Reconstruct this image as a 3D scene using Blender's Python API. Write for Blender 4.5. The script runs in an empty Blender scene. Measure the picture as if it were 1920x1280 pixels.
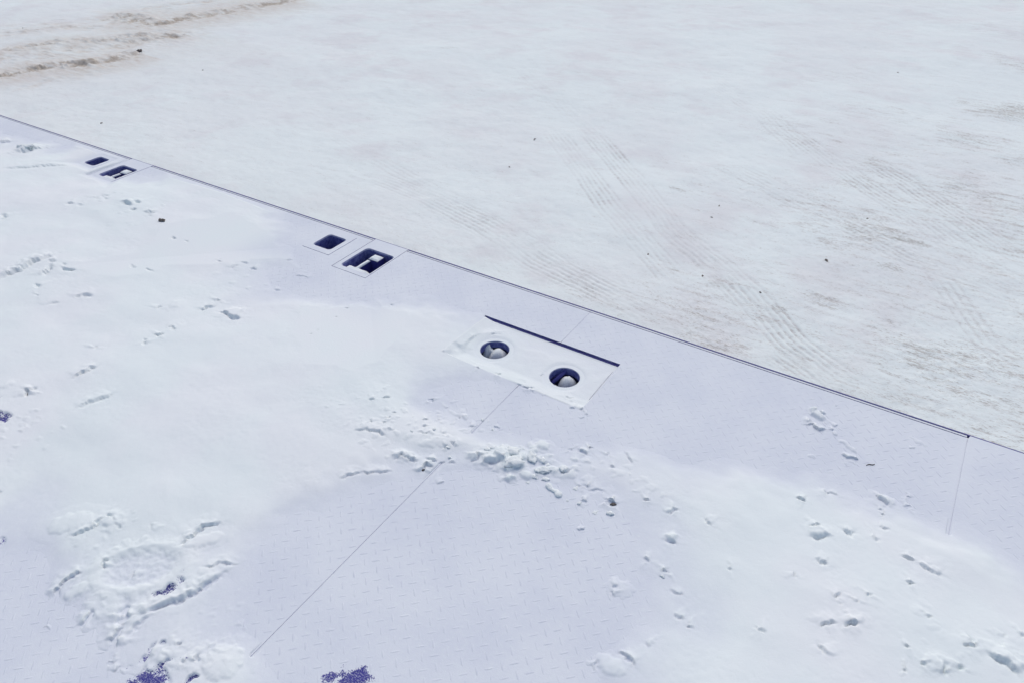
import bpy, bmesh, math, random
import numpy as np
from mathutils import Matrix, Vector

# ------------------------------------------------------------------ camera, sky, sun, exposure
scene = bpy.context.scene
F_PX, YAW, PITCH, ROLL = 1335.813, -0.590863, 0.635499, -0.022389
cam_d = bpy.data.cameras.new('camera')
cam = bpy.data.objects.new('camera', cam_d)
scene.collection.objects.link(cam)
cam_d.sensor_width = 36.0
cam_d.lens = F_PX / 1920 * 36.0
cam_d.clip_start = 0.05
cam_d.clip_end = 2000.0
_cy, _sy, _cp, _sp = math.cos(YAW), math.sin(YAW), math.cos(PITCH), math.sin(PITCH)
_d = Vector((_sy*_cp, _cy*_cp, -_sp)); _r = Vector((_cy, -_sy, 0)); _u = _r.cross(_d)
_r2 = _r*math.cos(ROLL) + _u*math.sin(ROLL); _u2 = -_r*math.sin(ROLL) + _u*math.cos(ROLL)
_m = Matrix((_r2, _u2, -_d)).transposed().to_4x4()
_m.translation = Vector((0.0, -1.9951, 1.5))
cam.matrix_world = _m
scene.camera = cam

SUN_EL, SUN_AZ = math.radians(58), math.radians(338)     # azimuth clockwise from +Y
world = bpy.data.worlds.new('World'); scene.world = world; world.use_nodes = True
wt = world.node_tree; wt.nodes.clear()
wo = wt.nodes.new('ShaderNodeOutputWorld'); bg = wt.nodes.new('ShaderNodeBackground'); sky = wt.nodes.new('ShaderNodeTexSky')
sky.sky_type = 'NISHITA'; sky.sun_disc = False
sky.sun_elevation = SUN_EL; sky.sun_rotation = SUN_AZ
sky.air_density = 1.0; sky.dust_density = 4.0; sky.ozone_density = 1.0
bg.inputs['Strength'].default_value = 0.15
wt.links.new(sky.outputs[0], bg.inputs['Color']); wt.links.new(bg.outputs[0], wo.inputs['Surface'])
sun_d = bpy.data.lights.new('sun', 'SUN'); sun_d.energy = 0.9; sun_d.angle = math.radians(50); sun_d.color = (1.0, 0.95, 0.89)
sun = bpy.data.objects.new('sun', sun_d); scene.collection.objects.link(sun)
sd = Vector((math.sin(SUN_AZ)*math.cos(SUN_EL), math.cos(SUN_AZ)*math.cos(SUN_EL), math.sin(SUN_EL)))
sun.rotation_euler = sd.to_track_quat('Z', 'Y').to_euler()
scene.view_settings.view_transform = 'Standard'
scene.view_settings.look = 'None'
scene.view_settings.exposure = -0.24
scene.view_settings.gamma = 1.0
scene.view_settings.use_curve_mapping = False
scene.cycles.max_bounces = 8
scene.cycles.diffuse_bounces = 5

# ------------------------------------------------------------------ places of the marks, in metres on the deck (z 0) and the ground (z -0.9)
CRACKS=[([(-2.988,-0.962),(-3.003,-0.938),(-3.015,-0.915),(-3.037,-0.898)],5,14,4),([(-3.066,-0.888),(-3.055,-0.871)],4,9,3),([(-2.973,-0.889),(-2.946,-0.886),(-2.915,-0.874)],6,20,5),([(-3.002,-0.868),(-2.981,-0.865)],3,8,2),([(-2.935,-1.013),(-2.909,-1.022)],4,10,3),([(-2.707,-0.992),(-2.709,-0.974),(-2.696,-0.955),(-2.67,-0.945)],4,9,4),([(-2.853,-1.063),(-2.851,-1.054)],3,5,2),([(-2.748,-1.086),(-2.753,-1.06),(-2.735,-1.042)],4,4,2),([(-2.767,-0.721),(-2.722,-0.723)],5,10,3),([(-2.673,-0.706),(-2.641,-0.7)],5,10,3),([(-2.373,-0.863),(-2.378,-0.841)],5,10,3),([(-2.229,-0.781),(-2.231,-0.751),(-2.214,-0.726)],6,11,4),([(-2.236,-0.7),(-2.237,-0.686)],5,15,3),([(-2.159,-0.743),(-2.124,-0.74),(-2.087,-0.748),(-2.064,-0.731)],13,16,9),([(-1.754,-0.677),(-1.759,-0.65),(-1.756,-0.626)],7,9,4),([(-1.789,-0.584),(-1.771,-0.555),(-1.762,-0.522)],8,9,5),([(-2.286,-1.403),(-2.302,-1.387),(-2.303,-1.369)],6,26,5),([(-2.237,-1.272),(-2.235,-1.234),(-2.233,-1.21),(-2.23,-1.189)],6,11,6),([(-2.211,-0.977),(-2.209,-0.96)],5,13,3),([(-2.229,-1.014),(-2.206,-1.028)],4,9,2),([(-2.227,-0.923),(-2.22,-0.906),(-2.19,-0.92)],5,5,3),([(-2.081,-1.351),(-2.075,-1.313),(-2.056,-1.275),(-2.054,-1.248)],12,6,5),([(-3.121,-1.07),(-3.121,-1.034),(-3.112,-0.988),(-3.13,-0.925),(-3.11,-0.851)],18,9,16),([(-2.573,-0.498),(-2.53,-0.495),(-2.479,-0.489),(-2.515,-0.454)],8,8,6),([(-2.131,-0.406),(-2.119,-0.388),(-2.09,-0.381),(-2.076,-0.392)],4,9,3),([(-2.153,-0.439),(-2.152,-0.425)],3,5,2),([(-2.327,-0.452),(-2.313,-0.446)],4,13,2),([(-2.4,-0.503),(-2.399,-0.471)],4,8,2),([(-2.114,-0.521),(-2.103,-0.506)],4,7,2),([(-2.407,-0.45),(-2.375,-0.434)],4,6,2),([(-2.258,-0.33),(-2.244,-0.311)],4,5,2),([(-2.344,-1.138),(-2.348,-1.125)],4,9,2),([(-2.755,-0.467),(-2.738,-0.452)],5,12,2),([(-2.829,-0.461),(-2.796,-0.48)],4,15,3),([(-2.569,-0.432),(-2.537,-0.449)],4,9,2),([(-2.077,-0.456),(-2.072,-0.456)],3,4,1),([(-4.768,-0.25),(-4.749,-0.229),(-4.737,-0.209)],9,14,6),([(-3.566,-0.526),(-3.541,-0.509)],6,8,3),([(-3.504,-0.505),(-3.487,-0.495)],5,8,2),([(-3.5,-0.422),(-3.504,-0.401)],5,7,2),([(-3.502,-0.388),(-3.483,-0.364)],5,7,2),([(-3.462,-0.399),(-3.442,-0.392)],5,7,2),([(-3.33,-0.378),(-3.274,-0.372)],10,16,6),([(-3.299,-0.336),(-3.259,-0.34)],6,12,3),([(-3.23,-0.397),(-3.212,-0.397)],6,14,2),([(-3.12,-0.39),(-3.116,-0.361)],8,10,5),([(-3.685,-0.79),(-3.695,-0.764),(-3.728,-0.741)],5,10,3),([(-4.488,-0.292),(-4.459,-0.256),(-4.479,-0.215),(-4.545,-0.174)],8,16,14),([(-4.302,-0.465),(-4.215,-0.386),(-4.106,-0.279),(-4.023,-0.215)],10,5,5),([(-1.105,-0.971),(-1.1,-0.953),(-1.077,-0.946),(-1.044,-0.945)],5,11,4),([(-1.029,-0.922),(-1.009,-0.919),(-1.002,-0.91)],5,13,4),([(-1.006,-0.966),(-1.013,-0.951),(-1.012,-0.939),(-1.0,-0.935)],6,26,7),([(-0.914,-0.862),(-0.908,-0.845),(-0.906,-0.831),(-0.916,-0.818)],7,13,6),([(-0.878,-0.849),(-0.861,-0.832),(-0.839,-0.814)],14,11,8),([(-1.013,-0.859),(-1.005,-0.851)],4,13,2),([(-1.007,-0.828),(-0.996,-0.835),(-0.985,-0.843)],4,11,3),([(-0.698,-0.661),(-0.692,-0.663)],5,15,2),([(-0.674,-0.654),(-0.662,-0.654),(-0.647,-0.655)],6,17,5),([(-0.649,-0.633),(-0.645,-0.626)],5,15,2),([(-0.672,-0.753),(-0.659,-0.751),(-0.658,-0.734)],6,14,6),([(-0.576,-0.816),(-0.56,-0.812)],5,11,3),([(-0.517,-0.777),(-0.505,-0.782),(-0.494,-0.782),(-0.488,-0.776)],7,28,7),([(-0.786,-0.508),(-0.771,-0.502)],4,15,4),([(-0.755,-0.493),(-0.752,-0.482)],4,8,3),([(-0.73,-0.535),(-0.726,-0.524),(-0.729,-0.514)],4,13,4),([(-0.72,-0.506),(-0.718,-0.499)],4,10,3),([(-0.596,-0.628),(-0.595,-0.619)],4,9,2),([(-0.555,-0.585),(-0.535,-0.605),(-0.518,-0.619)],3,6,2),([(-0.612,-0.782),(-0.601,-0.77)],4,6,2),([(-0.592,-0.767),(-0.584,-0.767)],4,12,2),([(-0.574,-0.771),(-0.541,-0.755)],4,6,2),([(-0.429,-0.727),(-0.424,-0.72)],4,10,2),([(-0.564,-0.667),(-0.55,-0.66)],5,10,2),([(-1.152,-1.063),(-1.119,-1.043),(-1.088,-1.015)],5,8,4),([(-1.182,-1.113),(-1.177,-1.091),(-1.15,-1.066)],4,6,4),([(-1.277,-0.95),(-1.256,-0.929),(-1.218,-0.918),(-1.186,-0.917)],8,8,5),([(-0.941,-0.979),(-0.932,-0.961)],5,7,3),([(-0.967,-0.899),(-0.95,-0.89)],5,6,3),([(-0.944,-0.702),(-0.935,-0.703),(-0.924,-0.702)],4,12,3),([(-1.006,-0.739),(-0.992,-0.733)],5,9,3),([(-1.334,-0.824),(-1.325,-0.81)],5,11,3),([(-1.306,-0.789),(-1.293,-0.775)],5,8,3),([(-1.184,-0.706),(-1.173,-0.712)],4,15,3),([(-1.118,-0.715),(-1.114,-0.706)],4,7,2),([(-1.271,-0.892),(-1.261,-0.898)],3,9,2),([(-1.231,-0.874),(-1.222,-0.876)],3,10,2),([(-1.229,-0.857),(-1.232,-0.848)],4,9,2),([(-1.135,-0.801),(-1.127,-0.791)],4,7,2),([(-1.121,-0.822),(-1.11,-0.818)],4,10,2),([(-1.184,-0.895),(-1.183,-0.884)],4,7,2),([(-1.23,-0.829),(-1.226,-0.824)],3,6,2),([(-1.057,-0.725),(-1.052,-0.728)],3,9,2),([(-1.115,-0.854),(-1.077,-0.837)],4,5,2),([(-1.104,-0.77),(-1.098,-0.765)],3,4,2),([(-1.045,-0.822),(-1.036,-0.808)],4,5,2),([(-1.507,-1.761),(-1.514,-1.749),(-1.523,-1.735),(-1.526,-1.718),(-1.521,-1.702),(-1.523,-1.691),(-1.514,-1.683)],5,22,5),([(-1.639,-1.635),(-1.63,-1.625),(-1.622,-1.611),(-1.612,-1.592),(-1.619,-1.576),(-1.622,-1.557)],5,9,5),([(-1.372,-1.498),(-1.363,-1.485),(-1.37,-1.457),(-1.368,-1.433),(-1.36,-1.415),(-1.345,-1.4)],7,12,6),([(-1.272,-1.512),(-1.247,-1.499),(-1.242,-1.479),(-1.214,-1.468),(-1.204,-1.457)],3,5,3),([(-1.283,-1.683),(-1.276,-1.66),(-1.265,-1.638),(-1.242,-1.611),(-1.232,-1.592),(-1.222,-1.561),(-1.218,-1.526),(-1.21,-1.492)],14,9,9),([(-1.259,-1.72),(-1.267,-1.697),(-1.267,-1.676),(-1.257,-1.662)],10,5,5),([(-1.374,-1.769),(-1.377,-1.757),(-1.382,-1.746),(-1.391,-1.731)],7,17,5),([(-1.263,-1.76),(-1.277,-1.747),(-1.287,-1.732),(-1.293,-1.715)],9,26,6),([(-1.308,-1.719),(-1.316,-1.699),(-1.332,-1.676)],20,11,4),([(-1.472,-1.65),(-1.489,-1.635),(-1.487,-1.622)],5,12,4),([(-1.394,-1.623),(-1.404,-1.614)],3,6,2),([(-1.476,-1.514),(-1.489,-1.499)],4,4,2),([(-1.572,-1.552),(-1.552,-1.549)],4,6,2),([(-1.621,-1.545),(-1.598,-1.539),(-1.581,-1.546)],6,6,4),([(-1.446,-1.822),(-1.43,-1.812)],4,7,2),([(-1.073,-1.679),(-1.081,-1.667)],5,13,3),([(-1.141,-1.676),(-1.141,-1.67)],4,9,2),([(-1.237,-1.784),(-1.232,-1.782)],4,12,2),([(-1.203,-1.789),(-1.206,-1.782),(-1.207,-1.777)],5,14,3),([(-1.127,-1.722),(-1.13,-1.708)],8,14,3),([(-1.101,-1.693),(-1.092,-1.693)],4,10,2),([(-0.083,-0.507),(-0.075,-0.506),(-0.065,-0.506)],5,15,4),([(0.093,-0.379),(0.1,-0.386),(0.108,-0.391),(0.121,-0.396)],5,13,6),([(0.116,-0.438),(0.121,-0.437)],4,13,2),([(0.104,-0.43),(0.114,-0.425)],3,6,2),([(-0.026,-0.27),(-0.009,-0.27),(0.004,-0.272),(0.013,-0.271),(0.024,-0.262)],6,16,6),([(0.167,-0.377),(0.174,-0.371)],4,9,2),([(-0.029,-0.592),(-0.019,-0.582),(-0.013,-0.568)],5,9,4),([(-0.021,-0.619),(-0.002,-0.615),(0.017,-0.594)],12,7,6),([(0.038,-0.552),(0.06,-0.561),(0.067,-0.544)],11,7,5),([(-0.271,-0.704),(-0.259,-0.713),(-0.247,-0.717)],3,6,3),([(0.182,-0.562),(0.194,-0.565),(0.206,-0.562)],6,7,5),([(0.219,-0.57),(0.238,-0.575),(0.255,-0.576),(0.272,-0.576)],7,5,6),([(0.207,-0.644),(0.217,-0.638)],5,13,3),([(0.075,-0.776),(0.077,-0.768),(0.084,-0.761)],4,8,3),([(0.118,-0.752),(0.12,-0.762)],4,9,2),([(0.137,-0.734),(0.14,-0.723)],4,9,2),([(0.082,-0.795),(0.085,-0.79)],3,7,1),([(0.061,-0.868),(0.062,-0.86),(0.07,-0.854),(0.076,-0.855),(0.079,-0.846),(0.088,-0.843)],4,9,4),([(0.108,-0.835),(0.113,-0.836),(0.121,-0.831),(0.131,-0.821)],5,20,5),([(-0.058,-0.944),(-0.051,-0.946),(-0.039,-0.946)],4,9,3),([(0.072,-0.915),(0.081,-0.924),(0.088,-0.934)],4,9,4),([(0.229,-0.827),(0.235,-0.823)],4,11,2),([(0.336,-0.752),(0.344,-0.748),(0.354,-0.741)],6,13,4),([(0.343,-0.721),(0.347,-0.732),(0.353,-0.738)],4,6,3),([(0.266,-0.846),(0.275,-0.847)],6,11,4),([(0.306,-0.817),(0.305,-0.836),(0.313,-0.843)],9,10,5),([(0.385,-0.743),(0.403,-0.751),(0.419,-0.747),(0.437,-0.763)],14,8,8),([(0.232,-0.883),(0.238,-0.883)],4,12,2),([(0.333,-0.805),(0.336,-0.817)],5,9,3),([(0.261,-0.72),(0.264,-0.712)],4,6,2),([(-0.19,-1.015),(-0.182,-1.015)],4,7,2),([(-0.027,-0.756),(-0.021,-0.77)],3,5,2),([(-0.165,-0.823),(-0.157,-0.82)],4,8,2),([(0.009,-0.691),(0.032,-0.689)],8,6,4),([(0.115,-0.544),(0.122,-0.539)],9,6,4),([(0.122,-0.493),(0.143,-0.488)],8,4,3),([(0.149,-0.318),(0.163,-0.336),(0.172,-0.353)],4,5,4),([(-0.032,-0.428),(-0.027,-0.44),(0.003,-0.436)],4,6,3),([(0.41,-0.667),(0.41,-0.682)],4,5,3),([(0.441,-0.657),(0.45,-0.646)],8,6,3),([(-0.146,-0.151),(-0.131,-0.18),(-0.113,-0.196),(-0.098,-0.195),(-0.083,-0.183)],5,9,10),([(-0.143,-0.091),(-0.128,-0.114),(-0.112,-0.122),(-0.098,-0.115)],6,10,9),([(-0.066,-0.157),(-0.061,-0.145)],4,15,3),([(-0.074,-0.181),(-0.065,-0.173)],4,13,3),([(-0.058,-0.199),(-0.047,-0.191)],7,8,3),([(0.135,-0.143),(0.148,-0.132),(0.157,-0.121)],4,7,3),([(0.103,-0.07),(0.117,-0.076)],6,5,3),([(-0.092,-0.063),(-0.084,-0.063)],6,8,3),([(0.039,-0.064),(0.049,-0.054)],3,6,2),([(-0.697,-0.929),(-0.68,-0.943)],3,3,2),([(-0.54,-0.911),(-0.527,-0.906),(-0.521,-0.889)],4,12,4),([(-0.573,-0.82),(-0.56,-0.813)],5,10,3),([(-0.328,-0.817),(-0.316,-0.816),(-0.306,-0.813)],8,12,6),([(-0.357,-0.736),(-0.352,-0.72),(-0.344,-0.712)],5,9,4),([(-0.351,-0.901),(-0.341,-0.9)],4,12,3),([(-0.295,-0.912),(-0.291,-0.9)],4,14,3),([(-0.301,-0.923),(-0.289,-0.923)],3,5,2),([(-0.293,-1.157),(-0.282,-1.16),(-0.266,-1.162),(-0.252,-1.166)],4,9,4),([(-0.379,-1.026),(-0.373,-1.031)],3,8,2),([(-0.383,-1.012),(-0.374,-1.009)],4,8,2),([(-0.518,-0.78),(-0.508,-0.786)],4,12,2),([(-0.263,-0.952),(-0.234,-0.946)],4,5,3),([(-0.432,-0.726),(-0.42,-0.722)],4,8,2),([(-0.327,-1.198),(-0.322,-1.215)],6,4,4),([(-0.228,-1.004),(-0.208,-1.008)],5,5,3),([(-0.254,-1.105),(-0.245,-1.109)],8,5,3),([(-1.248,-0.378),(-1.251,-0.365),(-1.247,-0.353)],5,5,5),([(-1.224,-0.411),(-1.215,-0.414),(-1.205,-0.412)],4,9,4),([(-1.218,-0.329),(-1.225,-0.307),(-1.216,-0.295),(-1.194,-0.28)],4,5,4),([(-1.153,-0.499),(-1.144,-0.498)],4,8,3),([(-1.079,-0.485),(-1.073,-0.483),(-1.07,-0.474)],4,13,3),([(-1.104,-0.404),(-1.095,-0.396)],4,7,2),([(-0.959,-0.404),(-0.949,-0.409),(-0.95,-0.393),(-0.958,-0.375)],5,14,5),([(-0.949,-0.412),(-0.936,-0.424),(-0.927,-0.432)],4,9,3),([(-0.966,-0.496),(-0.956,-0.491),(-0.94,-0.487)],4,18,5),([(-0.827,-0.46),(-0.815,-0.457),(-0.806,-0.445)],5,8,5),([(-0.754,-0.492),(-0.75,-0.485)],4,9,3),([(-0.785,-0.348),(-0.778,-0.342)],5,5,3),([(-0.628,-0.28),(-0.62,-0.272)],6,5,3),([(-0.622,-0.308),(-0.613,-0.305)],5,4,2),([(-0.933,-0.498),(-0.926,-0.5)],4,7,2),([(-0.889,-0.501),(-0.884,-0.5)],4,9,2),([(-1.784,-0.467),(-1.772,-0.468)],5,8,2),([(-1.656,-0.354),(-1.644,-0.355)],4,9,2)]
LUMPS=[(-2.343,-0.808,0.031,0.019,2.08,8),(-2.121,-0.722,0.045,0.02,0.82,12),(-4.525,-0.226,0.069,0.041,2.09,22),(-3.324,-0.363,0.033,0.02,0.24,12),(-3.138,-0.363,0.02,0.014,1.0,10),(-0.811,-0.813,0.025,0.022,1.29,24),(-0.799,-0.774,0.02,0.016,1.11,16),(-0.774,-0.694,0.025,0.018,0.41,14),(-0.851,-0.795,0.025,0.017,-0.37,18),(-0.752,-0.817,0.021,0.014,0.24,15),(-0.785,-0.853,0.019,0.009,0.56,13),(-0.702,-0.763,0.024,0.012,0.43,12),(-0.734,-0.783,0.016,0.009,0.97,12),(-0.865,-0.827,0.031,0.016,0.99,12),(-0.669,-0.743,0.012,0.009,0.54,10),(-0.825,-0.755,0.016,0.01,1.05,12),(-1.089,-0.948,0.038,0.013,0.3,9),(-1.046,-0.86,0.049,0.02,0.68,7),(-0.921,-0.831,0.018,0.011,0.98,9),(-1.684,-1.612,0.06,0.036,0.8,9),(-1.593,-1.554,0.031,0.019,0.13,8),(-1.475,-1.724,0.029,0.018,1.43,10),(-1.38,-1.707,0.061,0.031,0.21,8),(-1.332,-1.461,0.053,0.021,0.99,9),(-1.021,-1.648,0.047,0.043,0.11,14),(-1.177,-1.717,0.016,0.007,1.89,9),(-1.151,-1.749,0.007,0.006,1.57,6),(-1.15,-1.704,0.013,0.009,0.79,6),(-0.125,-0.131,0.027,0.013,-0.55,18),(-0.016,-0.219,0.03,0.012,-0.57,10),(0.154,-0.093,0.028,0.011,-0.33,6),(-0.006,-0.59,0.026,0.016,0.31,8),(0.118,-0.816,0.027,0.014,0.5,7),(0.303,-0.819,0.017,0.014,0.12,5),(0.405,-0.73,0.04,0.02,-0.35,6),(-0.321,-0.803,0.015,0.009,0.2,7),(-0.368,-1.008,0.039,0.027,0.31,7),(-0.299,-1.193,0.036,0.022,-0.03,8),(0.111,-0.378,0.033,0.013,-0.22,9),(-2.524,-0.495,0.043,0.022,0.9,8),(-2.395,-1.408,0.023,0.016,1.48,6)]
DIPS=[(-1.398,-1.598,0.104,0.062,0.68,-9)]
BARE=[(-1.124,-1.764,0.046,0.023,0.6,0.9),(-2.253,-1.502,0.037,0.022,0.33,0.85),(-1.186,-1.735,0.018,0.011,-1.23,0.8),(-1.191,-1.711,0.021,0.007,1.57,0.7),(-1.132,-1.758,0.042,0.019,0.63,0.98),(-1.128,-1.734,0.014,0.01,1.27,0.6),(-1.159,-1.779,0.016,0.01,-2.23,0.85),(-1.171,-1.694,0.007,0.005,0.98,0.7),(-1.127,-1.715,0.008,0.004,1.57,0.8),(-1.047,-1.713,0.016,0.008,0.97,1.1),(-1.097,-1.692,0.042,0.021,0.79,0.22),(-1.073,-1.706,0.045,0.022,0.71,0.2),(-1.194,-1.776,0.016,0.009,-2.18,0.35),(-1.287,-1.605,0.029,0.01,1.14,0.66),(-1.282,-1.571,0.031,0.009,2.19,0.5),(-1.301,-1.62,0.013,0.006,-2.47,0.5),(-0.744,-1.506,0.034,0.02,0.4,0.9),(-0.781,-1.517,0.017,0.01,1.57,0.75),(-0.75,-1.526,0.034,0.02,0.56,1.0),(-0.798,-1.54,0.023,0.014,1.35,0.85),(-2.251,-1.506,0.026,0.013,0.57,0.95),(-2.29,-1.492,0.011,0.005,0.59,0.9),(-2.362,-1.45,0.028,0.011,0.22,0.35),(-2.432,-1.42,0.009,0.005,0.62,0.45),(-1.956,-1.661,0.004,0.005,0.46,0.7),(-1.783,-1.747,0.018,0.009,2.32,0.8)]
THIN=[[(-2.562,0.027),(-2.102,0.042),(-1.53,0.06),(-0.308,0.027),(0.454,0.025),(0.516,-0.4),(0.388,-0.349),(0.253,-0.343),(0.079,-0.331),(-0.138,-0.388),(-0.346,-0.464),(-0.546,-0.543),(-0.798,-0.674),(-0.99,-0.706),(-1.195,-0.67),(-1.086,-0.555),(-0.749,-0.498),(-0.738,-0.24),(-1.273,-0.236),(-1.567,-0.247),(-1.843,-0.278),(-2.102,-0.288),(-2.392,-0.133)],[(-0.985,-0.999),(-0.871,-0.927),(-0.707,-0.824),(-0.544,-0.845),(-0.411,-0.922),(-0.33,-1.031),(-0.339,-1.15),(-0.282,-1.284),(-0.689,-1.544),(-0.892,-1.547),(-1.036,-1.513),(-1.144,-1.347),(-1.176,-1.221),(-1.111,-1.102)],[(-1.8,-1.781),(-1.685,-1.766),(-1.548,-1.805),(-1.414,-1.802),(-1.28,-1.779),(-1.128,-1.825),(-1.38,-1.985)],[(-5.796,0.053),(-5.311,0.023),(-4.562,-0.012),(-4.447,-0.045),(-5.05,-0.108),(-5.313,-0.173)],[(-3.973,0.026),(-3.638,0.03),(-3.579,-0.044),(-3.751,-0.087)],[(-2.239,-0.397),(-1.824,-0.266),(-1.762,-0.366),(-2.053,-0.453)]]
GTRACKS=[([(-3.357,3.775),(-2.659,3.077),(-2.047,2.452),(-1.562,2.041),(-1.17,1.729)],5,0.26,0.8),([(-3.018,3.89),(-2.242,3.132),(-1.592,2.429),(-1.121,2.102),(-0.758,1.804),(-0.461,1.512),(-0.218,1.357),(-0.015,1.252)],5,0.26,1.0),([(-1.378,2.247),(-0.995,1.909),(-0.737,1.677)],4,0.2,0.7),([(-4.068,2.047),(-3.424,1.951),(-2.757,1.793),(-2.153,1.556),(-1.65,1.435),(-1.144,1.336)],6,0.3,0.6),([(-1.47,4.793),(-0.872,4.213),(-0.395,3.763),(-0.01,3.383),(0.355,3.001),(0.687,2.76)],5,0.28,0.9),([(-0.818,4.572),(-0.308,4.158),(0.245,3.537),(0.671,3.193)],5,0.28,0.9),([(-1.767,3.777),(-1.113,3.446),(-0.616,3.181),(-0.102,2.885),(0.312,2.819),(0.69,2.693)],5,0.3,0.7),([(-2.902,1.938),(-2.299,1.725),(-1.736,1.456),(-1.311,1.331)],4,0.2,0.5),([(-0.025,3.016),(0.187,2.595),(0.435,2.095),(0.649,1.896)],4,0.25,0.5),([(-0.517,1.42),(-0.349,1.329),(-0.187,1.223),(-0.031,1.222)],6,0.25,0.8),([(-5.101,2.593),(-3.837,2.185),(-2.902,1.938)],4,0.25,0.25),([(-2.616,5.953),(-1.764,5.131),(-1.069,4.216)],5,0.3,0.35),([(-4.646,5.284),(-3.553,4.375),(-2.815,3.77)],4,0.28,0.3)]
SANDRUTS=[([(-9.996,1.821),(-9.919,1.947),(-9.878,2.268),(-9.719,2.561),(-9.467,2.738),(-9.339,3.066),(-9.446,3.44),(-9.395,3.589)],0.14,1.0),([(-11.208,2.411),(-11.129,2.555),(-11.054,2.751),(-10.898,3.156),(-10.746,3.349),(-10.379,3.518),(-10.305,3.848),(-9.912,4.143),(-9.657,4.248),(-9.682,4.655)],0.12,0.75),([(-11.653,4.309),(-11.63,4.593),(-10.66,4.519),(-10.517,4.66),(-10.499,5.023),(-10.341,5.563),(-10.273,6.108),(-10.12,6.651),(-10.041,7.18)],0.2,0.9),([(-12.252,2.919),(-12.174,3.08),(-11.798,3.502),(-11.549,3.848),(-11.006,4.019)],0.16,0.45),([(-10.131,3.547),(-9.917,3.948),(-9.73,4.186)],0.12,0.6),([(-9.365,1.669),(-9.206,1.889),(-9.263,2.236),(-9.049,2.692),(-8.79,2.881)],0.12,0.25),([(-11.849,5.048),(-11.658,5.374),(-11.071,6.15)],0.2,0.35),([(-11.678,4.295),(-11.611,4.672)],0.1,0.7),([(-10.886,2.039),(-10.411,2.877),(-9.846,3.746),(-9.752,4.9)],0.42,0.42),([(-12.739,2.908),(-11.943,3.902),(-11.267,5.076),(-11.057,6.815)],0.35,0.25)]
GPATCH=[(0.363,6.54,0.58,0.35,-2.76,1.0),(0.187,8.25,0.46,0.27,2.07,0.5),(-0.427,2.042,0.21,0.11,3.08,0.75),(-0.174,2.639,0.14,0.09,-3.09,0.9),(-0.149,2.248,0.22,0.17,3.1,0.45),(0.231,2.48,0.31,0.25,2.76,0.4),(0.296,3.663,0.39,0.28,2.6,0.4),(0.212,1.957,0.34,0.28,3.04,0.35),(0.488,1.498,0.29,0.23,2.66,0.4),(-0.633,1.814,0.06,0.04,-3.06,0.8),(-0.141,3.121,0.17,0.1,-3.07,0.8),(-1.663,1.319,0.41,0.17,3.04,0.35),(-0.708,1.273,0.24,0.12,-3.02,0.45),(-5.971,5.58,0.17,0.07,-2.63,0.7),(-1.786,3.044,0.09,0.06,2.68,0.7),(-0.212,4.859,0.39,0.2,2.42,0.3),(-0.872,3.158,0.39,0.2,-3.08,0.25),(-3.129,1.908,0.79,0.4,-3.11,0.2),(-1.014,6.861,1.12,0.56,-2.81,0.2),(-0.182,9.758,0.93,0.65,2.1,0.3)]
GSTONES=[(-9.43,3.482),(-0.534,2.532),(-1.395,2.742),(-7.315,1.627),(-7.983,3.353),(-1.414,2.947),(-3.194,2.786),(-3.356,3.453),(-1.152,1.926),(-0.433,3.302),(-0.78,1.924),(-3.366,3.479),(-12.276,3.455),(-3.194,2.786),(-0.904,7.294),(-1.568,2.012)]
RUBBLE=[(-1.115,-0.812,0.246,0.111,0.66,90,0.006,0.016,8),(-0.744,-0.763,0.156,0.093,0.29,60,0.01,0.028,14),(-0.544,-0.687,0.146,0.088,0.0,26,0.007,0.02,8),(-1.321,-0.825,0.258,0.129,-2.79,30,0.006,0.014,6),(-1.074,-1.678,0.092,0.074,0.71,90,0.005,0.013,5),(-1.411,-1.752,0.134,0.094,-2.79,60,0.005,0.016,6),(-1.512,-1.56,0.144,0.086,0.33,40,0.006,0.015,5),(0.273,-0.76,0.116,0.07,0.12,14,0.008,0.018,4),(-1.087,-1.595,0.106,0.085,0.19,50,0.005,0.01,4),(-0.042,-0.299,0.121,0.06,-0.17,20,0.006,0.016,7),(-3.219,-0.381,0.367,0.184,-0.08,25,0.01,0.02,8),(-2.153,-1.516,0.148,0.133,-0.09,60,0.005,0.012,6),(-2.488,-0.523,0.289,0.144,-0.07,16,0.01,0.02,7),(-0.775,-0.485,0.086,0.052,-0.47,12,0.005,0.012,8)]

GZ = -0.9
rnd = random.Random(7)

# ------------------------------------------------------------------ numpy noise
_rs = np.random.RandomState(11)
_perm = _rs.permutation(4096).astype(np.int64)
_ga = _rs.rand(4096) * 2 * np.pi
_gx, _gy = np.cos(_ga), np.sin(_ga)
def gnoise(x, y):
    xi = np.floor(x).astype(np.int64); yi = np.floor(y).astype(np.int64)
    xf = x - xi; yf = y - yi
    u = xf*xf*xf*(xf*(xf*6-15)+10); v = yf*yf*yf*(yf*(yf*6-15)+10)
    def g(ix, iy, fx, fy):
        h = _perm[(_perm[ix & 4095] + iy) & 4095]
        return _gx[h]*fx + _gy[h]*fy
    a = g(xi, yi, xf, yf); b = g(xi+1, yi, xf-1, yf)
    c = g(xi, yi+1, xf, yf-1); d = g(xi+1, yi+1, xf-1, yf-1)
    return 1.5*((a*(1-u)+b*u)*(1-v) + (c*(1-u)+d*u)*v)
def fbm(x, y, f, o=4, g=0.5):
    s = 0; a = 1.0
    for i in range(o):
        s = s + a*gnoise(x*f + 17.3*i, y*f - 9.1*i); f *= 2.03; a *= g
    return s
def sstep(a, b, x):
    t = np.clip((x-a)/(b-a), 0, 1); return t*t*(3-2*t)

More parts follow.
